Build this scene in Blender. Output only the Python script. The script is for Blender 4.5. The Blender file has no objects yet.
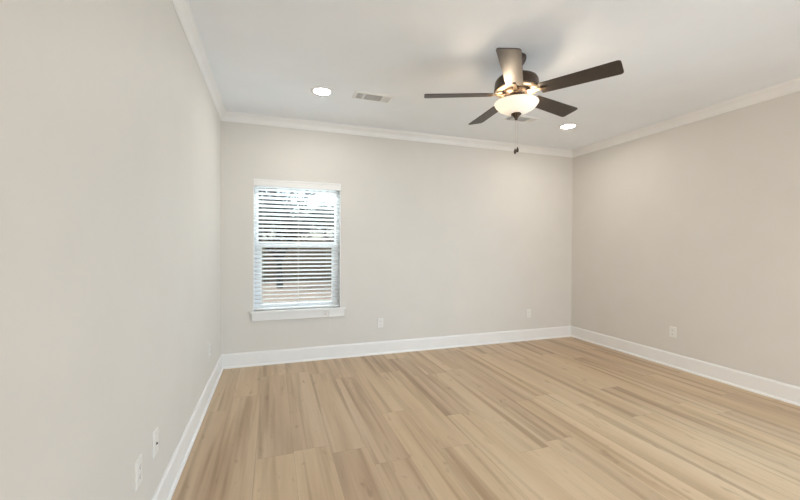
import bpy, bmesh, math, random
from mathutils import Vector, Matrix, noise as mnoise

random.seed(7)
SC = bpy.context.scene
COL = SC.collection

# ------------------------------------------------------------------ camera
F_PX, YAW, PITCH, ROLL = 369.68, 0.3310, -0.0096, 0.0051
CAM = Vector((0.5247, -4.3517, 1.3179))
cam_data = bpy.data.cameras.new('camera')
cam_data.sensor_fit = 'HORIZONTAL'
cam_data.sensor_width = 36.0
cam_data.lens = F_PX / 800.0 * 36.0
cam_data.clip_start = 0.02
cam_data.clip_end = 400
cam = bpy.data.objects.new('camera', cam_data)
COL.objects.link(cam)
fwd = Vector((math.sin(YAW) * math.cos(PITCH), math.cos(YAW) * math.cos(PITCH), math.sin(PITCH)))
right0 = Vector((math.cos(YAW), -math.sin(YAW), 0))
up0 = right0.cross(fwd)
right = right0 * math.cos(ROLL) + up0 * math.sin(ROLL)
up = -right0 * math.sin(ROLL) + up0 * math.cos(ROLL)
m = Matrix((right, up, -fwd)).transposed().to_4x4()
m.translation = CAM
cam.matrix_world = m
SC.camera = cam

# ------------------------------------------------------------------ world, sun, added area lamps, exposure
SC.view_settings.view_transform = 'Standard'
SC.view_settings.look = 'None'
SC.view_settings.gamma = 1.0
SC.view_settings.use_curve_mapping = False
SC.view_settings.exposure = 0.05

world = bpy.data.worlds.new('sky')
SC.world = world
world.use_nodes = True
wn = world.node_tree.nodes
wl = world.node_tree.links
bg = wn['Background']
sky = wn.new('ShaderNodeTexSky')
sky.sky_type = 'NISHITA'
sky.sun_disc = False
sky.sun_elevation = math.radians(48)
sky.sun_rotation = math.radians(-80)
sky.air_density = 1.0
sky.dust_density = 2.0
haze = wn.new('ShaderNodeHueSaturation')       # thin overcast: paler than a clear sky
haze.inputs['Saturation'].default_value = 0.6
wl.new(sky.outputs[0], haze.inputs['Color'])
wl.new(haze.outputs[0], bg.inputs[0])
bg.inputs[1].default_value = 0.30

sun_data = bpy.data.lights.new('sun', 'SUN')
sun_data.energy = 3.8
sun_data.angle = math.radians(1.0)
sun_data.color = (1.0, 0.93, 0.84)
sun = bpy.data.objects.new('sun', sun_data)
COL.objects.link(sun)
sun.rotation_euler = Vector((0.72, -0.10, -0.70)).to_track_quat('-Z', 'Y').to_euler()


def fill_light(name, loc, direction, sx, sy, energy, colour):
    d = bpy.data.lights.new(name, 'AREA')
    d.shape = 'RECTANGLE'
    d.size, d.size_y = sx, sy
    d.energy = energy
    d.color = colour
    o = bpy.data.objects.new(name, d)
    COL.objects.link(o)
    o.location = loc
    o.rotation_euler = Vector(direction).to_track_quat('-Z', 'Y').to_euler()
    return o


W, H = 4.712, 2.74          # room width, ceiling height
REAR = -7.3                 # rear wall
# unseen area lamps added outside rear, left and right walls to light the room
fill_light('added_rear_fill', (3.55, REAR - 0.20, 1.40), (-0.06, 1.0, 0.0), 2.0, 2.2, 100, (0.83, 0.91, 1.0))
lw = fill_light('added_left_fill', (-0.20, -5.75, 1.40), (1.0, 0.30, -0.28), 2.2, 1.7, 42, (0.98, 0.98, 0.98))
lw.data.spread = math.radians(120)
rw = fill_light('added_right_fill', (W + 0.20, -4.25, 1.20), (-1.0, 0.90, -0.18), 2.2, 1.3, 29, (0.55, 0.79, 1.0))
rw.data.spread = math.radians(95)
# area lamp added above the yard, out of view, to brighten the blind
fill_light('added_blind_fill', (0.80, 3.00, 3.75), (0.0, -1.0, -0.85), 3.0, 2.0, 900, (0.80, 0.91, 1.0))

CAN_GLOW = 158.0
BULB_W = 4.0

# ------------------------------------------------------------------ node helpers / materials


def srgb(r, g, b):
    def f(c):
        c /= 255.0
        return c / 12.92 if c <= 0.04045 else ((c + 0.055) / 1.055) ** 2.4
    return (f(r), f(g), f(b), 1.0)


def new_mat(name):
    mt = bpy.data.materials.new(name)
    mt.use_nodes = True
    nt = mt.node_tree
    return mt, nt, nt.nodes['Principled BSDF'], nt.nodes['Material Output']


def coords(nt, scale=(1, 1, 1), kind='Object'):
    tc = nt.nodes.new('ShaderNodeTexCoord')
    mp = nt.nodes.new('ShaderNodeMapping')
    mp.inputs['Scale'].default_value = scale
    nt.links.new(tc.outputs[kind], mp.inputs[0])
    return mp.outputs[0]


def noise_node(nt, vec, scale, detail=3.0, rough=0.5, dist=0.0):
    n = nt.nodes.new('ShaderNodeTexNoise')
    n.inputs['Scale'].default_value = scale
    n.inputs['Detail'].default_value = detail
    n.inputs['Roughness'].default_value = rough
    n.inputs['Distortion'].default_value = dist
    nt.links.new(vec, n.inputs['Vector'])
    return n.outputs['Fac']


def ramp(nt, fac, stops):
    r = nt.nodes.new('ShaderNodeValToRGB')
    el = r.color_ramp.elements
    el[0].position, el[0].color = stops[0]
    el[1].position, el[1].color = stops[-1]
    for p, c in stops[1:-1]:
        e = el.new(p)
        e.color = c
    nt.links.new(fac, r.inputs[0])
    return r.outputs[0]


def math_node(nt, op, a, b=None):
    n = nt.nodes.new('ShaderNodeMath')
    n.operation = op
    for i, v in enumerate((a, b)):
        if v is None:
            continue
        if isinstance(v, (int, float)):
            n.inputs[i].default_value = v
        else:
            nt.links.new(v, n.inputs[i])
    return n.outputs[0]


def mix_col(nt, fac, a, b, blend='MIX'):
    n = nt.nodes.new('ShaderNodeMix')
    n.data_type = 'RGBA'
    n.blend_type = blend
    for sock, v in ((n.inputs[0], fac), (n.inputs[6], a), (n.inputs[7], b)):
        if isinstance(v, (int, float)):
            sock.default_value = v
        elif isinstance(v, tuple):
            sock.default_value = v
        else:
            nt.links.new(v, sock)
    return n.outputs[2]


def bump(nt, bsdf, height, strength, distance=0.002):
    b = nt.nodes.new('ShaderNodeBump')
    b.inputs['Strength'].default_value = strength
    b.inputs['Distance'].default_value = distance
    nt.links.new(height, b.inputs['Height'])
    nt.links.new(b.outputs[0], bsdf.inputs['Normal'])


def mottled(name, c1, c2, scale=20.0, rough=0.5, metal=0.0, spec=0.5, bump_s=0.0, bump_scale=300.0, stretch=(1, 1, 1)):
    mt, nt, b, _ = new_mat(name)
    v = coords(nt, stretch)
    nt.links.new(ramp(nt, noise_node(nt, v, scale), [(0.35, c1), (0.65, c2)]), b.inputs['Base Color'])
    b.inputs['Roughness'].default_value = rough
    b.inputs['Metallic'].default_value = metal
    b.inputs['Specular IOR Level'].default_value = spec
    if bump_s:
        bump(nt, b, noise_node(nt, v, bump_scale, 2.0), bump_s)
    return mt


M_WALL = mottled('greige_wall_paint', srgb(216, 210, 201), srgb(218, 212, 203), 3.0, 0.55, spec=0.25, bump_s=0.08, bump_scale=160)
M_CEIL = mottled('flat_ceiling_paint', srgb(243, 246, 249), srgb(245, 248, 251), 3.0, 0.8, spec=0.1, bump_s=0.08, bump_scale=160)
M_TRIM = mottled('white_trim_paint', srgb(234, 231, 226), srgb(236, 233, 228), 6.0, 0.35, spec=0.4)
M_VINYL = mottled('white_window_vinyl', srgb(240, 241, 241), srgb(242, 243, 243), 6.0, 0.35)
M_SLAT = mottled('white_faux_wood', srgb(244, 242, 238), srgb(247, 245, 241), 30.0, 0.4, stretch=(1, 20, 20))


def make_slat():
    mt, nt, b, out = new_mat('white_blind_slat')
    v = coords(nt, (1, 20, 20))
    c = ramp(nt, noise_node(nt, v, 30.0), [(0.35, srgb(246, 246, 245)), (0.65, srgb(249, 249, 248))])
    nt.links.new(c, b.inputs['Base Color'])
    b.inputs['Roughness'].default_value = 0.4
    tl = nt.nodes.new('ShaderNodeBsdfTranslucent')      # thin vinyl lets some daylight through
    nt.links.new(c, tl.inputs[0])
    mx = nt.nodes.new('ShaderNodeMixShader')
    mx.inputs[0].default_value = 0.4
    nt.links.new(b.outputs[0], mx.inputs[1])
    nt.links.new(tl.outputs[0], mx.inputs[2])
    nt.links.new(mx.outputs[0], out.inputs[0])
    return mt


M_VSLAT = make_slat()
M_PLATE = mottled('white_cover_plate', srgb(228, 224, 217), srgb(231, 227, 220), 20.0, 0.35)
M_SLOT = mottled('dark_slot', srgb(60, 55, 50), srgb(70, 65, 58), 50.0, 0.6)
M_CORD = mottled('white_cord', srgb(225, 222, 214), srgb(232, 228, 220), 200.0, 0.7)
M_BRONZE = mottled('oil_rubbed_bronze', srgb(74, 62, 52), srgb(88, 74, 60), 60.0, 0.38, metal=0.75)
M_IRON = mottled('brushed_bracket_metal', srgb(120, 104, 84), srgb(136, 118, 96), 60.0, 0.35, metal=0.8)
M_UNDER = mottled('lightened_motor_underside', srgb(176, 160, 136), srgb(186, 170, 146), 60.0, 0.4, metal=0.35)  # bronze underside made paler: the bulbs' light is put into its colour
M_CHAIN = mottled('antique_brass_chain', srgb(196, 178, 150), srgb(206, 190, 164), 200.0, 0.4, metal=0.5)
M_VENTW = mottled('white_register_enamel', srgb(238, 237, 234), srgb(241, 240, 237), 20.0, 0.4)
M_VENTD = mottled('grey_register_slots', srgb(214, 212, 210), srgb(219, 217, 215), 40.0, 0.7)
M_BARK = mottled('bare_tree_bark', srgb(24, 20, 18), srgb(40, 35, 31), 9.0, 0.9)
M_FENCE = mottled('weathered_fence_wood', srgb(92, 78, 61), srgb(110, 95, 76), 6.0, 0.85, stretch=(6, 1, 0.5))
M_SIDING = mottled('house_exterior', srgb(180, 175, 168), srgb(190, 185, 178), 5.0, 0.8)


def make_ground():
    mt, nt, b, _ = new_mat('dry_winter_lawn')
    v = coords(nt)
    n1 = noise_node(nt, v, 0.8, 5, 0.6)
    n2 = noise_node(nt, v, 9.0, 5, 0.7)
    c1 = ramp(nt, n1, [(0.3, srgb(130, 116, 102)), (0.55, srgb(152, 138, 124)), (0.75, srgb(138, 128, 110))])
    c2 = ramp(nt, n2, [(0.35, srgb(100, 88, 74)), (0.6, srgb(160, 146, 132))])
    nt.links.new(mix_col(nt, 0.35, c1, c2), b.inputs['Base Color'])
    b.inputs['Roughness'].default_value = 0.95
    return mt


M_GROUND = make_ground()


def make_blade_mat():
    mt, nt, b, _ = new_mat('dark_walnut_blade')
    v = coords(nt, (1.2, 14, 14))
    n = noise_node(nt, v, 6.0, 6, 0.6, 0.4)
    nt.links.new(ramp(nt, n, [(0.3, srgb(36, 27, 21)), (0.7, srgb(54, 42, 33))]), b.inputs['Base Color'])
    b.inputs['Roughness'].default_value = 0.48
    b.inputs['Specular IOR Level'].default_value = 0.85
    return mt


M_BLADE = make_blade_mat()


def make_glass():
    mt, nt, b, out = new_mat('window_glass')
    tr = nt.nodes.new('ShaderNodeBsdfTransparent')
    tr.inputs[0].default_value = (0.96, 0.98, 0.97, 1)
    gl = nt.nodes.new('ShaderNodeBsdfGlossy')
    gl.inputs['Roughness'].default_value = 0.02
    fr = nt.nodes.new('ShaderNodeFresnel')
    fr.inputs[0].default_value = 1.45
    mx = nt.nodes.new('ShaderNodeMixShader')
    nt.links.new(fr.outputs[0], mx.inputs[0])
    nt.links.new(tr.outputs[0], mx.inputs[1])
    nt.links.new(gl.outputs[0], mx.inputs[2])
    nt.links.new(mx.outputs[0], out.inputs[0])
    nt.nodes.remove(b)
    return mt


M_GLASS = make_glass()


def make_bowl_mat():
    mt, nt, b, out = new_mat('frosted_bowl_glass')
    tr = nt.nodes.new('ShaderNodeBsdfTranslucent')
    tr.inputs[0].default_value = (0.97, 0.92, 0.82, 1)
    df = nt.nodes.new('ShaderNodeBsdfDiffuse')
    df.inputs[0].default_value = (0.92, 0.89, 0.83, 1)
    gl = nt.nodes.new('ShaderNodeBsdfGlossy')
    gl.inputs['Roughness'].default_value = 0.25
    m1 = nt.nodes.new('ShaderNodeMixShader')
    m1.inputs[0].default_value = 0.16
    nt.links.new(df.outputs[0], m1.inputs[1])
    nt.links.new(tr.outputs[0], m1.inputs[2])
    m2 = nt.nodes.new('ShaderNodeMixShader')
    m2.inputs[0].default_value = 0.05
    nt.links.new(m1.outputs[0], m2.inputs[1])
    nt.links.new(gl.outputs[0], m2.inputs[2])
    em = nt.nodes.new('ShaderNodeEmission')          # the lit glass itself gives off light
    em.inputs[0].default_value = (1.0, 0.93, 0.82, 1)
    em.inputs[1].default_value = 0.26
    ad = nt.nodes.new('ShaderNodeAddShader')
    nt.links.new(m2.outputs[0], ad.inputs[0])
    nt.links.new(em.outputs[0], ad.inputs[1])
    nt.links.new(ad.outputs[0], out.inputs[0])
    nt.nodes.remove(b)
    return mt


M_BOWL = make_bowl_mat()


def make_emit(name, colour, strength):
    mt, nt, b, out = new_mat(name)
    b.inputs['Base Color'].default_value = (0.9, 0.9, 0.88, 1)
    b.inputs['Emission Color'].default_value = colour
    b.inputs['Emission Strength'].default_value = strength
    return mt


M_LED = make_emit('lit_downlight_lens', (1.0, 0.97, 0.92, 1), CAN_GLOW)
M_BULB = make_emit('lit_bulb', (1.0, 0.88, 0.70, 1), 3.0)


def make_floor():
    PW, PL, X0 = 0.2286, 1.52, 0.195
    mt, nt, b, _ = new_mat('oak_vinyl_planks')
    tc = nt.nodes.new('ShaderNodeTexCoord')
    sep = nt.nodes.new('ShaderNodeSeparateXYZ')
    nt.links.new(tc.outputs['Object'], sep.inputs[0])
    x = math_node(nt, 'DIVIDE', math_node(nt, 'SUBTRACT', sep.outputs[0], X0), PW)
    ix = math_node(nt, 'FLOOR', x)
    fx = math_node(nt, 'SUBTRACT', x, ix)
    wn1 = nt.nodes.new('ShaderNodeTexWhiteNoise')
    wn1.noise_dimensions = '1D'
    nt.links.new(math_node(nt, 'ADD', ix, 31.7), wn1.inputs['W'])
    y = math_node(nt, 'ADD', math_node(nt, 'DIVIDE', sep.outputs[1], PL), wn1.outputs['Value'])
    iy = math_node(nt, 'FLOOR', y)
    fy = math_node(nt, 'SUBTRACT', y, iy)
    cmb = nt.nodes.new('ShaderNodeCombineXYZ')
    nt.links.new(ix, cmb.inputs[0])
    nt.links.new(iy, cmb.inputs[1])
    wn2 = nt.nodes.new('ShaderNodeTexWhiteNoise')
    wn2.noise_dimensions = '3D'
    nt.links.new(cmb.outputs[0], wn2.inputs['Vector'])
    rnd = wn2.outputs['Value']
    # grain coordinates: stretched along the plank, shifted per plank
    g = nt.nodes.new('ShaderNodeCombineXYZ')
    nt.links.new(math_node(nt, 'ADD', sep.outputs[0], math_node(nt, 'MULTIPLY', rnd, 37.0)), g.inputs[0])
    nt.links.new(math_node(nt, 'ADD', math_node(nt, 'MULTIPLY', sep.outputs[1], 0.075), math_node(nt, 'MULTIPLY', rnd, 91.0)), g.inputs[1])
    broad = noise_node(nt, g.outputs[0], 5.5, 3.0, 0.5, 0.2)
    g2 = nt.nodes.new('ShaderNodeCombineXYZ')
    nt.links.new(math_node(nt, 'ADD', sep.outputs[0], math_node(nt, 'MULTIPLY', rnd, 17.0)), g2.inputs[0])
    nt.links.new(math_node(nt, 'ADD', math_node(nt, 'MULTIPLY', sep.outputs[1], 0.05), math_node(nt, 'MULTIPLY', rnd, 53.0)), g2.inputs[1])
    fine = noise_node(nt, g2.outputs[0], 75.0, 4.0, 0.6, 0.1)
    g3 = nt.nodes.new('ShaderNodeCombineXYZ')
    nt.links.new(math_node(nt, 'ADD', sep.outputs[0], math_node(nt, 'MULTIPLY', rnd, 7.0)), g3.inputs[0])
    nt.links.new(math_node(nt, 'ADD', math_node(nt, 'MULTIPLY', sep.outputs[1], 0.35), math_node(nt, 'MULTIPLY', rnd, 23.0)), g3.inputs[1])
    knot = noise_node(nt, g3.outputs[0], 16.0, 2.0, 0.5, 0.6)
    base = ramp(nt, broad, [(0.26, srgb(184, 158, 129)), (0.42, srgb(199, 172, 141)), (0.56, srgb(209, 184, 153)), (0.74, srgb(214, 191, 162))])
    tint = ramp(nt, rnd, [(0.0, srgb(241, 238, 236)), (0.5, srgb(247, 245, 241)), (1.0, srgb(253, 250, 243))])
    col = mix_col(nt, 1.0, base, tint, 'MULTIPLY')
    fcol = ramp(nt, fine, [(0.3, (0.82, 0.80, 0.78, 1)), (0.62, (1, 1, 1, 1))])
    col = mix_col(nt, 0.35, col, mix_col(nt, 1.0, col, fcol, 'MULTIPLY'))
    g4 = nt.nodes.new('ShaderNodeCombineXYZ')
    nt.links.new(math_node(nt, 'ADD', sep.outputs[0], math_node(nt, 'MULTIPLY', rnd, 11.0)), g4.inputs[0])
    nt.links.new(math_node(nt, 'ADD', math_node(nt, 'MULTIPLY', sep.outputs[1], 0.035), math_node(nt, 'MULTIPLY', rnd, 71.0)), g4.inputs[1])
    band = noise_node(nt, g4.outputs[0], 13.0, 2.0, 0.5, 0.3)
    bcol = ramp(nt, band, [(0.34, (0.68, 0.635, 0.59, 1)), (0.50, (1, 1, 1, 1))])
    col = mix_col(nt, 0.85, col, mix_col(nt, 1.0, col, bcol, 'MULTIPLY'))
    kcol = ramp(nt, knot, [(0.22, (0.66, 0.62, 0.60, 1)), (0.36, (1, 1, 1, 1))])
    col = mix_col(nt, 0.8, col, mix_col(nt, 1.0, col, kcol, 'MULTIPLY'))
    # thin seams
    ex = math_node(nt, 'LESS_THAN', math_node(nt, 'MINIMUM', fx, math_node(nt, 'SUBTRACT', 1.0, fx)), 0.006)
    ey = math_node(nt, 'LESS_THAN', math_node(nt, 'MINIMUM', fy, math_node(nt, 'SUBTRACT', 1.0, fy)), 0.0011)
    seam = math_node(nt, 'MAXIMUM', ex, ey)
    col = mix_col(nt, math_node(nt, 'MULTIPLY', seam, 0.32), col, srgb(120, 96, 74))
    nt.links.new(col, b.inputs['Base Color'])
    b.inputs['Roughness'].default_value = 0.42
    b.inputs['Specular IOR Level'].default_value = 0.4
    bump(nt, b, fine, 0.05, 0.001)
    return mt


M_FLOOR = make_floor()

# ------------------------------------------------------------------ mesh helpers


def obj(name, bm, mat, parent=None, smooth=False, loc=None):
    me = bpy.data.meshes.new(name)
    bmesh.ops.recalc_face_normals(bm, faces=bm.faces[:])
    bm.to_mesh(me)
    bm.free()
    if smooth:
        for p in me.polygons:
            p.use_smooth = True
    me.materials.append(mat)
    o = bpy.data.objects.new(name, me)
    COL.objects.link(o)
    if parent:
        o.parent = parent
    if loc:
        o.location = loc
    return o


def empty(name, loc, rz=0.0):
    o = bpy.data.objects.new(name, None)
    o.empty_display_size = 0.1
    COL.objects.link(o)
    o.location = loc
    o.rotation_euler = (0, 0, rz)
    return o


def tag(o, label=None, cat=None, group=None, kind=None):
    if label:
        o['label'] = label
    if cat:
        o['category'] = cat
    if group:
        o['group'] = group
    if kind:
        o['kind'] = kind
    return o


def add_box(bm, lo, hi, mat=None):
    vs = [bm.verts.new((x, y, z)) for x in (lo[0], hi[0]) for y in (lo[1], hi[1]) for z in (lo[2], hi[2])]
    if mat is not None:
        for v in vs:
            v.co = mat @ v.co
    for f in ((0, 1, 3, 2), (4, 6, 7, 5), (0, 4, 5, 1), (2, 3, 7, 6), (0, 2, 6, 4), (1, 5, 7, 3)):
        bm.faces.new([vs[i] for i in f])
    return vs


def bevel(bm, off, seg=2):
    bmesh.ops.bevel(bm, geom=bm.edges[:], offset=off, segments=seg, profile=0.5, affect='EDGES')
    return bm


def box_bm(lo, hi, bev=0.0, seg=2):
    bm = bmesh.new()
    add_box(bm, lo, hi)
    if bev:
        bevel(bm, bev, seg)
    return bm


def lathe(bm, prof, n=48, c=(0, 0, 0)):
    rings = []
    for r, z in prof:
        if r < 1e-6:
            rings.append([bm.verts.new((c[0], c[1], c[2] + z))])
        else:
            rings.append([bm.verts.new((c[0] + r * math.cos(2 * math.pi * k / n), c[1] + r * math.sin(2 * math.pi * k / n), c[2] + z)) for k in range(n)])
    for a, b in zip(rings[:-1], rings[1:]):
        if len(a) == 1 and len(b) == 1:
            continue
        for k in range(n):
            k2 = (k + 1) % n
            if len(a) == 1:
                bm.faces.new((a[0], b[k], b[k2]))
            elif len(b) == 1:
                bm.faces.new((a[k], b[0], a[k2]))
            else:
                bm.faces.new((a[k], b[k], b[k2], a[k2]))
    return bm


def tube(bm, pts, radii, n=8, cap=True):
    pts = [Vector(p) for p in pts]
    if not hasattr(radii, '__len__'):
        radii = [radii] * len(pts)
    rings = []
    for i, p in enumerate(pts):
        t = (pts[min(i + 1, len(pts) - 1)] - pts[max(i - 1, 0)]).normalized()
        a = t.cross(Vector((0, 0, 1)))
        if a.length < 1e-3:
            a = t.cross(Vector((1, 0, 0)))
        a.normalize()
        b = t.cross(a)
        rings.append([bm.verts.new(p + (a * math.cos(2 * math.pi * k / n) + b * math.sin(2 * math.pi * k / n)) * radii[i]) for k in range(n)])
    for u, v in zip(rings[:-1], rings[1:]):
        for k in range(n):
            k2 = (k + 1) % n
            bm.faces.new((u[k], u[k2], v[k2], v[k]))
    if cap:
        bm.faces.new(rings[0])
        bm.faces.new(list(reversed(rings[-1])))
    return bm


def extrude_profile(bm, prof, frame0, frame1):
    """prof: closed list of (d, z); frame: function mapping (d, z) -> Vector, at both ends (mitred)."""
    a = [bm.verts.new(frame0(d, z)) for d, z in prof]
    b = [bm.verts.new(frame1(d, z)) for d, z in prof]
    n = len(prof)
    for k in range(n):
        k2 = (k + 1) % n
        bm.faces.new((a[k], a[k2], b[k2], b[k]))
    bm.faces.new(list(reversed(a)))
    bm.faces.new(b)
    return bm


# ------------------------------------------------------------------ room shell
T = 0.17
tag(obj('floor', box_bm((-T, REAR - T, -0.12), (W + T, T, 0.0)), M_FLOOR), kind='structure')
tag(obj('ceiling', box_bm((-T, REAR - T, H), (W + T, T, H + 0.15)), M_CEIL), kind='structure')


def wall_with_holes(name, axis, p0, p1, u0, u1, holes):
    """slab between p0..p1 on the given axis ('x' or 'y'), u0..u1 along the other, with rectangular holes (u0,u1,z0,z1)."""
    bm = bmesh.new()

    def bx(ua, ub, za, zb):
        if ub - ua < 1e-6 or zb - za < 1e-6:
            return
        if axis == 'y':
            add_box(bm, (ua, p0, za), (ub, p1, zb))
        else:
            add_box(bm, (p0, ua, za), (p1, ub, zb))
    u = u0
    for (a, b, z0, z1) in sorted(holes):
        bx(u, a, 0, H)
        bx(a, b, 0, z0)
        bx(a, b, z1, H)
        u = b
    bx(u, u1, 0, H)
    return tag(obj(name, bm, M_WALL), kind='structure')


WIN = (0.323, 1.279, 0.580, 2.052)      # opening of the visible window
ADDED_REARWIN = (2.55, 4.58, 0.25, 2.50)  # this and the next two: made-up openings out of view for the added lamps
ADDED_SIDEWIN = (-6.90, -4.60, 0.55, 2.30)
ADDED_RIGHTWIN = (-5.40, -3.10, 0.55, 2.30)
wall_with_holes('wall_left', 'x', -T, 0, REAR - T, T, [ADDED_SIDEWIN])
wall_with_holes('wall_right', 'x', W, W + T, REAR - T, T, [ADDED_RIGHTWIN])
wall_with_holes('wall_back', 'y', 0, T, 0, W, [WIN])
wall_with_holes('wall_rear', 'y', REAR - T, REAR, 0, W, [ADDED_REARWIN])

# baseboards with shoe moulding, crown mouldings: mitred runs round the room
BASE = [(0, 0), (0.014, 0), (0.014, 0.134), (0.0125, 0.142), (0.009, 0.148), (0.0085, 0.152), (0.005, 0.154), (0, 0.154)]
SHOE = [(0.014, 0), (0.027, 0), (0.0265, 0.006), (0.024, 0.013), (0.020, 0.018), (0.014, 0.020)]
CROWN = [(0, 0), (0, -0.096), (0.005, -0.096), (0.007, -0.088), (0.011, -0.085), (0.014, -0.074), (0.020, -0.056),
         (0.030, -0.038), (0.040, -0.026), (0.044, -0.020), (0.046, -0.012), (0.050, -0.010), (0.050, 0)]
RUNS = {
    'left': (lambda d, z: Vector((d, -d, z)), lambda d, z: Vector((d, REAR + d, z))),
    'back': (lambda d, z: Vector((d, -d, z)), lambda d, z: Vector((W - d, -d, z))),
    'right': (lambda d, z: Vector((W - d, -d, z)), lambda d, z: Vector((W - d, REAR + d, z))),
    'rear': (lambda d, z: Vector((d, REAR + d, z)), lambda d, z: Vector((W - d, REAR + d, z))),
}
for i, side in enumerate(('left', 'back', 'right', 'rear')):
    f0, f1 = RUNS[side]
    b = tag(obj('baseboard_' + side, extrude_profile(bmesh.new(), BASE, f0, f1), M_TRIM), kind='structure')
    obj('shoe_moulding', extrude_profile(bmesh.new(), SHOE, f0, f1), M_TRIM, b)
    g0 = (lambda f: lambda d, z: f(d, z + H))(f0)
    g1 = (lambda f: lambda d, z: f(d, z + H))(f1)
    tag(obj('trim_%d' % (i + 1), extrude_profile(bmesh.new(), CROWN, g0, g1), M_TRIM),
        label='white crown moulding along the top of the %s wall' % side, kind='structure')


# ------------------------------------------------------------------ windows
def frame_bm(u0, u1, z0, z1, wl_, wr_, wb_, wt_, p0, p1, axis='y'):
    bm = bmesh.new()

    def bx(a, b, c, d):
        if axis == 'y':
            add_box(bm, (a, p0, c), (b, p1, d))
        else:
            add_box(bm, (p0, a, c), (p1, b, d))
    bx(u0, u0 + wl_, z0, z1)
    bx(u1 - wr_, u1, z0, z1)
    bx(u0 + wl_, u1 - wr_, z0, z0 + wb_)
    bx(u0 + wl_, u1 - wr_, z1 - wt_, z1)
    return bm


def pane_bm(u0, u1, z0, z1, p, axis='y'):
    if axis == 'y':
        return box_bm((u0, p, z0), (u1, p + 0.004, z1))
    return box_bm((p, u0, z0), (p + 0.004, u1, z1))


x0, x1, z0, z1 = WIN
win = empty('window_1', ((x0 + x1) / 2, 0.10, z0))
tag(win, label='white single-hung window behind the open blind in the back wall', kind='structure')
off = -win.location


def wpart(name, bm, mat, parent=win):
    bm.transform(Matrix.Translation(off))
    return obj(name, bm, mat, parent)


ZM = 1.318
lin = frame_bm(x0, x1, 0.600, z1, 0.006, 0.006, 0.0, 0.006, 0.001, 0.085)
bmesh.ops.delete(lin, geom=[f for f in lin.faces if f.calc_area() < 1e-9], context='FACES')
wpart('jamb_liner', lin, M_VINYL)
wpart('window_frame', frame_bm(x0, x1, z0, z1, 0.040, 0.046, 0.035, 0.045, 0.085, 0.165), M_VINYL)
us = wpart('upper_sash', frame_bm(x0 + 0.040, x1 - 0.046, ZM - 0.022, z1 - 0.045, 0.006, 0.006, 0.036, 0.030, 0.128, 0.155), M_VINYL)
wpart('pane', pane_bm(x0 + 0.046, x1 - 0.052, ZM + 0.014, z1 - 0.075, 0.140), M_GLASS, us)
ls = wpart('lower_sash', frame_bm(x0 + 0.040, x1 - 0.046, z0 + 0.035, ZM + 0.024, 0.042, 0.042, 0.040, 0.042, 0.095, 0.125), M_VINYL)
wpart('pane', pane_bm(x0 + 0.082, x1 - 0.088, z0 + 0.075, ZM - 0.018, 0.108), M_GLASS, ls)
wpart('sash_lock', box_bm((0.77, 0.098, ZM + 0.024), (0.83, 0.122, ZM + 0.036), 0.003), M_VINYL, ls)
# stool and apron
st = bmesh.new()
add_box(st, (x0 - 0.034, -0.042, 0.578), (x1 + 0.056, 0.0, 0.600))
add_box(st, (x0, 0.0, 0.580), (x1, 0.085, 0.600))
wpart('stool', st, M_TRIM)
ap = box_bm((x0 - 0.018, -0.018, 0.492), (x1 + 0.044, 0.0, 0.578), 0.003)
wpart('apron', ap, M_TRIM)

for k, (hole, axis, p0, p1) in enumerate(((ADDED_REARWIN, 'y', REAR - 0.13, REAR - 0.07), (ADDED_SIDEWIN, 'x', -0.13, -0.07), (ADDED_RIGHTWIN, 'x', W + 0.07, W + 0.13))):
    a, b, c, d = hole
    w = obj('window_%d' % (k + 2), frame_bm(a, b, c, d, 0.05, 0.05, 0.05, 0.05, p0, p1, axis), M_VINYL)  # unseen window frames, made up to go with the added lamps
    tag(w, kind='structure')

# ------------------------------------------------------------------ window blind
bl = empty('window_blind', ((x0 + x1) / 2, 0.045, 0.605))
tag(bl, 'white two-inch slatted blind, open, hanging inside the back wall window', 'window blind')
BO = -bl.location


def bpart(name, bm, mat, parent=bl, smooth=False):
    bm.transform(Matrix.Translation(BO))
    return obj(name, bm, mat, parent, smooth)


bx0, bx1 = x0 + 0.0075, x1 - 0.0075
# valance with small returns and moulded edge, standing just proud of the wall face
vb = bmesh.new()
VP = [(0.0, 1.970), (-0.012, 1.970), (-0.015, 1.974), (-0.015, 1.982), (-0.011, 1.986), (-0.011, 2.030), (-0.015, 2.034), (-0.015, 2.040), (-0.012, 2.044), (0.0, 2.044)]
extrude_profile(vb, VP, lambda d, z: Vector((bx0, d, z)), lambda d, z: Vector((bx1, d, z)))
add_box(vb, (bx0, 0.0, 1.970), (bx0 + 0.010, 0.045, 2.044))
add_box(vb, (bx1 - 0.010, 0.0, 1.970), (bx1, 0.045, 2.044))
bpart('valance', vb, M_TRIM)
bpart('headrail', box_bm((bx0 + 0.012, 0.018, 1.985), (bx1 - 0.012, 0.070, 2.040), 0.003), M_SLAT)

TILT = math.radians(22)          # room-side edge raised
YS = 0.046
slat_z = []
z = 1.944
while z > 0.64:
    slat_z.append(z)
    z -= 0.0452
proto = None
for z in slat_z:
    if proto is None:
        bm = bmesh.new()
        prof = [(-0.025, -0.0012), (-0.0245, 0.0012), (-0.012, 0.0026), (0.0, 0.0030), (0.012, 0.0026), (0.0245, 0.0012), (0.025, -0.0012), (0.012, 0.0), (0.0, 0.0004), (-0.012, 0.0)]
        ca, sa = math.cos(TILT), math.sin(TILT)
        hw = (bx1 - bx0) / 2 - 0.001
        extrude_profile(bm, prof, lambda d, h: Vector((-hw, d * ca + h * sa, -d * sa + h * ca)), lambda d, h: Vector((hw, d * ca + h * sa, -d * sa + h * ca)))
        s = obj('slat', bm, M_VSLAT, bl)
        proto = s
    else:
        s = proto.copy()
        COL.objects.link(s)
        s.parent = bl
    s.location = (0, YS - 0.045, z - 0.605)
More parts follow.
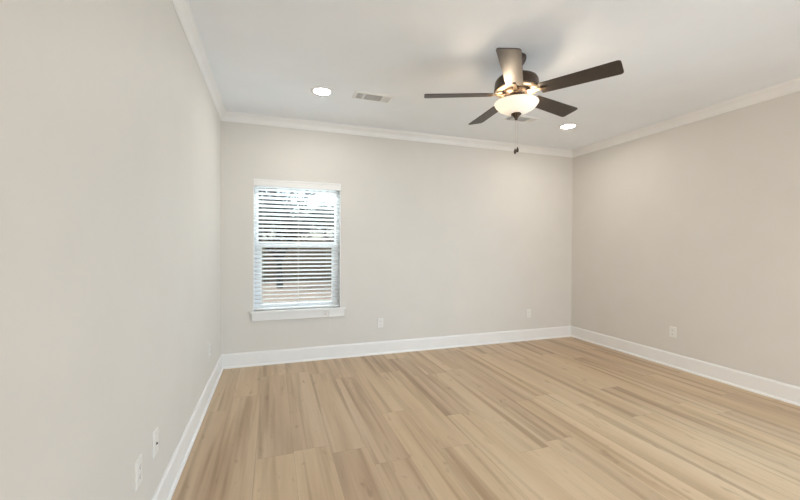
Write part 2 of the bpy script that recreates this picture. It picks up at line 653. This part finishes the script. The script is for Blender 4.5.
bpart('bottom_rail', box_bm((bx0 + 0.002, YS - 0.025, 0.6015), (bx1 - 0.002, YS + 0.025, 0.622), 0.004), M_SLAT)
for x in (x0 + 0.095, (x0 + x1) / 2, x1 - 0.095):
    lc = bmesh.new()
    for yy in (YS - 0.0275, YS + 0.0275):
        tube(lc, [(x, yy, 0.618), (x, yy, 1.99)], 0.0009, 5)
    bpart('ladder_cord', lc, M_CORD)
# lift cords with tassels hanging over the sill
for cx_, zt in ((1.118, 0.560), (1.146, 0.545)):
    c = bmesh.new()
    tube(c, [(cx_ - 0.012, -0.019, 1.99), (cx_ - 0.008, -0.020, 1.3), (cx_ - 0.002, -0.030, 0.72), (cx_, -0.048, 0.61), (cx_, -0.048, zt)], 0.0010, 5)
    cc = bpart('lift_cord', c, M_CORD)
    t = lathe(bmesh.new(), [(0, 0.0), (0.003, 0.0), (0.0055, -0.010), (0.0065, -0.030), (0.0055, -0.036), (0, -0.036)], 14, (cx_, -0.048, zt))
    bpart('tassel', t, M_SLAT, cc, True)
c = tube(bmesh.new(), [(1.146, -0.048, 0.509), (1.147, -0.040, 0.46), (1.148, -0.030, 0.315)], 0.0010, 5)
bpart('cord_tail', c, M_CORD)


# ------------------------------------------------------------------ ceiling fan
FX, FY = 2.249, -2.001
fan = empty('ceiling_fan', (FX, FY, H))
tag(fan, 'dark bronze five-blade ceiling fan with a lit frosted glass bowl', 'ceiling fan')


def zc(z):
    return z - H


obj('canopy', lathe(bmesh.new(), [(0, 0), (0.068, 0), (0.070, -0.012), (0.066, -0.030), (0.052, -0.056), (0.034, -0.072), (0.020, -0.076), (0, -0.076)], 48), M_BRONZE, fan, True)
obj('downrod', lathe(bmesh.new(), [(0, -0.076), (0.013, -0.076), (0.013, zc(2.610)), (0, zc(2.610))], 24), M_BRONZE, fan, True)
mh = [(0, 2.612), (0.024, 2.612), (0.030, 2.604), (0.062, 2.598), (0.118, 2.588), (0.146, 2.574), (0.156, 2.558), (0.159, 2.545),
      (0.160, 2.502), (0.163, 2.499), (0.163, 2.490), (0.158, 2.487), (0.145, 2.487), (0.140, 2.492), (0.100, 2.494), (0.100, 2.482), (0, 2.482)]
obj('motor_housing', lathe(bmesh.new(), [(r, zc(z)) for r, z in mh], 64), M_BRONZE, fan, True)
obj('vent_ring', lathe(bmesh.new(), [(0.100, zc(2.4935)), (0.156, zc(2.4885)), (0.156, zc(2.4850)), (0.100, zc(2.4885)), (0.100, zc(2.4935))], 64), M_UNDER, fan, True)
sh = [(0, 2.482), (0.098, 2.482), (0.098, 2.474), (0.062, 2.470), (0.060, 2.440), (0.066, 2.436), (0.066, 2.424), (0.020, 2.424), (0.012, 2.420), (0.006, 2.418), (0.006, 2.330), (0, 2.330)]
obj('light_kit_hub', lathe(bmesh.new(), [(r, zc(z)) for r, z in sh], 48), M_BRONZE, fan, True)
# frosted bowl, open at the top, with a rolled rim
outer = [(0.0085, 2.318), (0.035, 2.320), (0.065, 2.326), (0.098, 2.337), (0.128, 2.354), (0.149, 2.375), (0.157, 2.387), (0.160, 2.396)]
inner = [(r - 0.004, z + 0.002) for r, z in reversed(outer[1:])] + [(0.0085, 2.322)]
bprof = outer + [(0.159, 2.400), (0.157, 2.399)] + inner + [outer[0]]
obj('light_bowl', lathe(bmesh.new(), [(r, zc(z)) for r, z in bprof], 64), M_BOWL, fan, True)
fin = [(0, 2.330), (0.020, 2.330), (0.037, 2.317), (0.038, 2.312), (0.030, 2.306), (0.020, 2.296), (0.013, 2.286), (0.010, 2.282), (0.012, 2.276), (0.007, 2.270), (0, 2.269)]
obj('finial', lathe(bmesh.new(), [(r, zc(z)) for r, z in fin], 32), M_BRONZE, fan, True)
for k in range(2):
    ang = 2.81 + k * math.pi
    bxx, byy = 0.075 * math.cos(ang), 0.075 * math.sin(ang)
    bb = lathe(bmesh.new(), [(0, 0.022), (0.010, 0.020), (0.012, 0.006), (0.022, -0.008), (0.024, -0.020), (0.018, -0.032), (0, -0.036)], 20, (bxx, byy, zc(2.390)))
    bulb = obj('bulb', bb, M_BULB, fan, True)
    ld = bpy.data.lights.new('bulb_light', 'POINT')
    ld.energy = BULB_W
    ld.color = (1.0, 0.80, 0.58)
    ld.shadow_soft_size = 0.026
    lo = bpy.data.objects.new('bulb_light', ld)
    COL.objects.link(lo)
    lo.parent = fan
    lo.location = (bxx * 1.35, byy * 1.35, zc(2.408))

R0, R1, ZB, PITCHB = 0.175, 0.690, 2.462, math.radians(12)


def blade_outline():
    w0, w1 = 0.061, 0.073
    pts = []

    def corner(cx, cy, r, a0, a1, n=6):
        for i in range(n + 1):
            a = a0 + (a1 - a0) * i / n
            pts.append((cx + r * math.cos(a), cy + r * math.sin(a)))
    r = 0.022
    corner(R1 - r, w1 - r, r, math.pi / 2, 0)
    corner(R1 - r, -(w1 - r), r, 0, -math.pi / 2)
    r2 = 0.014
    corner(R0 + r2, -(w0 - r2), r2, -math.pi / 2, -math.pi)
    corner(R0 + r2, w0 - r2, r2, math.pi, math.pi / 2)
    return pts


def blade_bm():
    bm = bmesh.new()
    o = blade_outline()
    lo_ = [bm.verts.new((x, y, -0.003)) for x, y in o]
    hi_ = [bm.verts.new((x, y, 0.003)) for x, y in o]
    n = len(o)
    bm.faces.new(hi_)
    bm.faces.new(list(reversed(lo_)))
    for k in range(n):
        bm.faces.new((lo_[k], lo_[(k + 1) % n], hi_[(k + 1) % n], hi_[k]))
    return bm


def bracket_bm():
    """curved blade iron under the blade root reaching in to the motor"""
    bm = bmesh.new()
    secs = [(0.085, 0.020, 0.000), (0.115, 0.015, 0.000), (0.150, 0.013, -0.003), (0.172, 0.014, -0.0065), (0.200, 0.015, -0.007), (0.212, 0.012, -0.007), (0.216, 0.006, -0.007)]
    rings = []
    for x, w_, z_ in secs:
        rings.append([bm.verts.new((x, s * w_, z_ + t)) for s, t in ((-1, -0.002), (1, -0.002), (1, 0.0035), (-1, 0.0035))])
    for a, b in zip(rings[:-1], rings[1:]):
        for k in range(4):
            bm.faces.new((a[k], a[(k + 1) % 4], b[(k + 1) % 4], b[k]))
    bm.faces.new(rings[0])
    bm.faces.new(list(reversed(rings[-1])))
    for sx, sy in ((0.186, 0.0), (0.204, 0.0)):
        lathe(bm, [(0, -0.0125), (0.003, -0.012), (0.0045, -0.0095), (0.0045, -0.008)], 12, (sx, sy, 0))
    return bm


bp = ip = None
for k in range(5):
    th = math.radians(-58.14 + 72 * k)
    # edge on the clockwise side raised
    rot = Matrix.Rotation(th, 4, 'Z') @ Matrix.Rotation(-PITCHB, 4, 'X')
    if bp is None:
        b_ = bp = obj('blade', blade_bm(), M_BLADE, fan)
        i_ = ip = obj('blade_iron', bracket_bm(), M_IRON, bp)
    else:
        b_ = bp.copy()
        COL.objects.link(b_)
        b_.parent = fan
        i_ = ip.copy()
        COL.objects.link(i_)
        i_.parent = b_
    b_.matrix_local = Matrix.Translation((0, 0, zc(ZB))) @ rot

for px_, py_, zend in ((-0.040, -0.045, 2.043), (-0.016, -0.040, 2.058)):
    ch = bmesh.new()
    top = 2.430
    tube(ch, [(px_, py_, zc(top)), (px_ * 0.9, py_ * 0.9 - 0.004, zc(2.34)), (px_, py_, zc(2.2)), (px_, py_, zc(zend))], 0.0008, 6)
    pc = obj('pull_chain', ch, M_CHAIN, fan)
    fb = lathe(bmesh.new(), [(0, 0), (0.0035, -0.002), (0.008, -0.014), (0.0095, -0.024), (0.008, -0.034), (0.004, -0.040), (0, -0.041)], 16, (px_, py_, zc(zend)))
    obj('pull_fob', fb, M_BRONZE, pc, True)


# ------------------------------------------------------------------ recessed lights
def downlight(x, y, label):
    r = empty('recessed_light', (x, y, H))
    tag(r, label, 'recessed light', 'recessed ceiling lights')
    obj('trim_ring', lathe(bmesh.new(), [(0.0735, -0.002), (0.075, -0.009), (0.086, -0.008), (0.100, -0.003), (0.103, 0.0), (0.0735, 0.0), (0.0735, -0.002)], 48), M_VENTW, r, True)
    obj('lens', lathe(bmesh.new(), [(0.074, 0.0), (0.074, -0.005), (0.058, -0.007), (0, -0.008)], 48), M_LED, r, True)
    return r


downlight(0.948, -0.897, 'lit round recessed light in the ceiling left of the vent, above the window')
downlight(3.793, -0.877, 'lit round recessed light in the ceiling near the right back corner')


# ------------------------------------------------------------------ ceiling registers
def register(x, y, rz, label):
    r = empty('ceiling_vent', (x, y, H), rz)
    tag(r, label, 'ceiling vent', 'white supply registers in the ceiling')
    L, Wd = 0.375, 0.180
    fb = bmesh.new()
    o = [(-L / 2, -Wd / 2), (L / 2, -Wd / 2), (L / 2, Wd / 2), (-L / 2, Wd / 2)]

    def ring(s, z):
        return [fb.verts.new((a + (-s if a > 0 else s), b + (-s if b > 0 else s), z)) for a, b in o]
    rings = [ring(0, 0), ring(0.0015, -0.003), ring(0.022, -0.009), ring(0.026, -0.009), ring(0.026, -0.001)]
    for a, b in zip(rings[:-1], rings[1:]):
        for k in range(4):
            fb.faces.new((a[k], a[(k + 1) % 4], b[(k + 1) % 4], b[k]))
    ix, iy = L / 2 - 0.026, Wd / 2 - 0.026
    for xd in (-0.090, 0.090):
        add_box(fb, (xd - 0.008, -iy, -0.009), (xd + 0.008, iy, -0.001))
    for sx in (-1, 1):
        lathe(fb, [(0, -0.0095), (0.003, -0.009), (0.004, -0.007)], 10, (sx * (L / 2 - 0.013), 0, 0))
    obj('frame', fb, M_VENTW, r)
    obj('backing', box_bm((-ix, -iy, -0.0012), (ix, iy, -0.0004)), M_VENTD, r)
    # centre bank runs the long way, end banks run across and throw sideways
    n = 9
    for i in range(n):
        yy = -iy + (i + 0.5) * 2 * iy / n
        rm = Matrix.Translation((0, yy, -0.0055)) @ Matrix.Rotation(math.radians(38), 4, 'X')
        lb = bmesh.new()
        add_box(lb, (-0.081, -0.0045, -0.0004), (0.081, 0.0045, 0.0004), rm)
        obj('louver', lb, M_VENTW, r)
    for sx in (-1, 1):
        for i in range(5):
            xx = sx * (0.098 + (i + 0.5) * (ix - 0.098) / 5)
            rm = Matrix.Translation((xx, 0, -0.0055)) @ Matrix.Rotation(math.radians(38 * sx), 4, 'Y')
            lb = bmesh.new()
            add_box(lb, (-0.005, -iy, -0.0004), (0.005, iy, 0.0004), rm)
            obj('louver', lb, M_VENTW, r)
    return r


register(1.424, -0.925, 0.0, 'white rectangular ceiling vent beside the left recessed light')
register(3.120, -0.900, 0.0, 'white ceiling vent half hidden behind the fan light bowl')


# ------------------------------------------------------------------ outlets and wall plates
def plate(name, label, cat, loc, rz, kind, group):
    """modelled facing -Y at the origin, then turned to its wall"""
    r = empty(name, loc, rz)
    tag(r, label, cat, group)
    bm = bmesh.new()
    a = [bm.verts.new((sx * 0.036, 0, sz * 0.0585)) for sx, sz in ((-1, -1), (1, -1), (1, 1), (-1, 1))]
    b = [bm.verts.new((sx * 0.036, -0.003, sz * 0.0585)) for sx, sz in ((-1, -1), (1, -1), (1, 1), (-1, 1))]
    c = [bm.verts.new((sx * 0.033, -0.0062, sz * 0.0555)) for sx, sz in ((-1, -1), (1, -1), (1, 1), (-1, 1))]
    for u, v in ((a, b), (b, c)):
        for k in range(4):
            bm.faces.new((u[k], u[(k + 1) % 4], v[(k + 1) % 4], v[k]))
    bm.faces.new(c)
    bm.faces.new(list(reversed(a)))
    obj('cover_plate', bm, M_PLATE, r)
    if kind == 'outlet':
        for sz in (-1, 1):
            bm = bmesh.new()
            pr = []
            for k in range(20):
                t = 2 * math.pi * k / 20
                pr.append((0.0168 * math.cos(t), max(-0.0125, min(0.0125, 0.0168 * math.sin(t)))))
            u = [bm.verts.new((x, -0.006, sz * 0.0195 + z)) for x, z in pr]
            v = [bm.verts.new((x, -0.0082, sz * 0.0195 + z)) for x, z in pr]
            for k in range(20):
                bm.faces.new((u[k], u[(k + 1) % 20], v[(k + 1) % 20], v[k]))
            bm.faces.new(v)
            rc = obj('receptacle', bm, M_PLATE, r)
            sb = bmesh.new()
            zc_ = sz * 0.0195
            add_box(sb, (-0.0075, -0.0085, zc_ - 0.001), (-0.0055, -0.0081, zc_ + 0.008))
            add_box(sb, (0.0055, -0.0085, zc_ - 0.0005), (0.0075, -0.0081, zc_ + 0.0065))
            add_box(sb, (-0.0022, -0.0085, zc_ - 0.0085), (0.0022, -0.0081, zc_ - 0.004))
            obj('slots', sb, M_SLOT, rc)
        scr = bmesh.new()
        lathe(scr, [(0, 0.0014), (0.0025, 0.001), (0.0032, 0)], 12)
        scr.transform(Matrix.Translation((0, -0.0062, 0)) @ Matrix.Rotation(math.radians(90), 4, 'X'))
        obj('screw', scr, M_PLATE, r)
    else:
        for sz in (-1, 1):
            scr = bmesh.new()
            lathe(scr, [(0, 0.0014), (0.0025, 0.001), (0.0032, 0)], 12)
            scr.transform(Matrix.Translation((0, -0.0062, sz * 0.042)) @ Matrix.Rotation(math.radians(90), 4, 'X'))
            obj('screw', scr, M_PLATE, r)
        j = bmesh.new()
        lathe(j, [(0.0, 0.002), (0.0025, 0.002), (0.0030, 0.0055), (0.0040, 0.0055), (0.0045, 0.0015), (0.0062, 0.0015), (0.0062, 0)], 16)
        j.transform(Matrix.Translation((0, -0.0062, -0.006)) @ Matrix.Rotation(math.radians(90), 4, 'X'))
        obj('coaxial_jack', j, M_SLOT, r)
    return r


OG = 'white electrical outlets low on the walls'
plate('electrical_outlet', 'white outlet on the back wall just right of the window', 'outlet', (1.770, 0, 0.380), 0, 'outlet', OG)
plate('electrical_outlet', 'white outlet on the back wall near the right corner', 'outlet', (3.950, 0, 0.378), 0, 'outlet', OG)
plate('electrical_outlet', 'white outlet on the right wall', 'outlet', (W, -1.475, 0.387), math.radians(-90), 'outlet', OG)
plate('electrical_outlet', 'nearest white outlet, on the left wall close to the camera', 'outlet', (0, -2.569, 0.382), math.radians(90), 'outlet', OG)
plate('wall_plate', 'white cable wall plate with dark jack beside the nearest outlet', 'wall plate', (0, -2.337, 0.388), math.radians(90), 'cable', None)
plate('electrical_outlet', 'white outlet at the far end of the left wall by the corner', 'outlet', (0, -0.754, 0.405), math.radians(90), 'outlet', OG)

# ------------------------------------------------------------------ outdoors, seen through the blind
g = bmesh.new()
add_box(g, (-40, T, -0.42), (44, 60, -0.12))
tag(obj('ground', g, M_GROUND), label='dry tan lawn outside the window', kind='structure')

fence = empty('wooden_fence', (2.0, 10.8, -0.12))
tag(fence, 'weathered brown board fence across the yard outside the window', 'fence')
fb = bmesh.new()
x = -16.0
while x < 18.0:
    h = 1.66 + random.uniform(-0.012, 0.012)
    add_box(fb, (x, -0.02, 0.03), (x + 0.138, 0.0, h))
    x += 0.143
obj('boards', fb, M_FENCE, fence)
for zr in (0.3, 1.35):
    obj('rail', box_bm((-16, 0.0, zr), (18, 0.04, zr + 0.09)), M_FENCE, fence)
x = -16.0
while x < 18.1:
    obj('post', box_bm((x - 0.05, 0.04, 0.0), (x + 0.05, 0.14, 1.72), 0.006), M_FENCE, fence)
    x += 2.43


def tree_bm(rng, height, r0, lean, low, depth=5, spread=0.55, twigs=7):
    bm = bmesh.new()

    def grow(p, d, length, r, lev):
        n = 4
        pts, rad = [p.copy()], [r]
        q = p.copy()
        dd = d.copy()
        for i in range(n):
            dd = (dd + Vector((rng.uniform(-1, 1), rng.uniform(-1, 1), rng.uniform(-0.3, 0.8))) * (0.07 + 0.05 * lev)).normalized()
            q = q + dd * length / n
            pts.append(q.copy())
            rad.append(r * (1 - 0.16 * (i + 1)))
        tube(bm, pts, rad, 7 if lev == 0 else (5 if lev < 3 else 3), cap=False)
        if lev >= depth:
            return
        kids = (9 if lev == 0 else twigs)
        for k in range(kids):
            t = rng.uniform(low if lev == 0 else 0.25, 1.0)
            seg = min(int(t * n), n - 1)
            u = t * n - seg
            base = pts[seg].lerp(pts[seg + 1], u)
            a = rng.uniform(0, 2 * math.pi)
            side = Vector((math.cos(a), math.sin(a), rng.uniform(-0.1, 0.5)))
            nd = (dd * (1 - spread) + side * spread).normalized()
            grow(base, nd, length * rng.uniform(0.42, 0.66), max(r * 0.5, 0.012), lev + 1)
    grow(Vector((0, 0, -0.05)), Vector((lean, 0, 1)).normalized(), height * 0.62, r0, 0)
    return bm


rng = random.Random(11)
yt = obj('bare_tree', tree_bm(rng, 7.0, 0.115, -0.03, 0.12, 3, 0.55, 6), M_BARK, None, False, (0.755, 8.9, -0.12))
tag(yt, 'dark slim bare tree standing in front of the fence outside the window', 'tree')
protos = [tree_bm(rng, 7.5, 0.12, 0.02, 0.10, 4, 0.6), tree_bm(rng, 6.5, 0.09, -0.03, 0.10, 4, 0.66), tree_bm(rng, 4.6, 0.06, 0.05, 0.10, 4, 0.7)]
made = []
GT = 'bare winter trees beyond the fence'
spots = [(-1.2, 15.3, 0, 0.85), (1.75, 18.9, 1, 0.60), (4.1, 15.2, 1, 0.62), (-6.2, 16.0, 1, 0.85), (8.5, 17.0, 2, 0.8), (12.5, 17.5, 0, 0.9),
         (-0.4, 23.6, 0, 0.8), (4.3, 22.6, 1, 0.75), (9.5, 24.5, 2, 1.0), (-5.2, 23.5, 1, 0.9), (2.2, 30.0, 0, 1.0), (7.6, 31.0, 1, 0.85), (-4.2, 30.5, 1, 1.0)]
for i, (x, y, k, s) in enumerate(spots):
    if k < len(protos) and not isinstance(protos[k], bpy.types.Object):
        o = obj('bare_tree', protos[k], M_BARK)
        protos[k] = o
    else:
        o = protos[k].copy()
        COL.objects.link(o)
    o.location = (x, y, -0.12)
    o.scale = (s, s, s)
    o.rotation_euler = (0, 0, i * 1.7)
    tag(o, 'bare winter tree with tangled dark twigs beyond the fence', 'tree', GT)
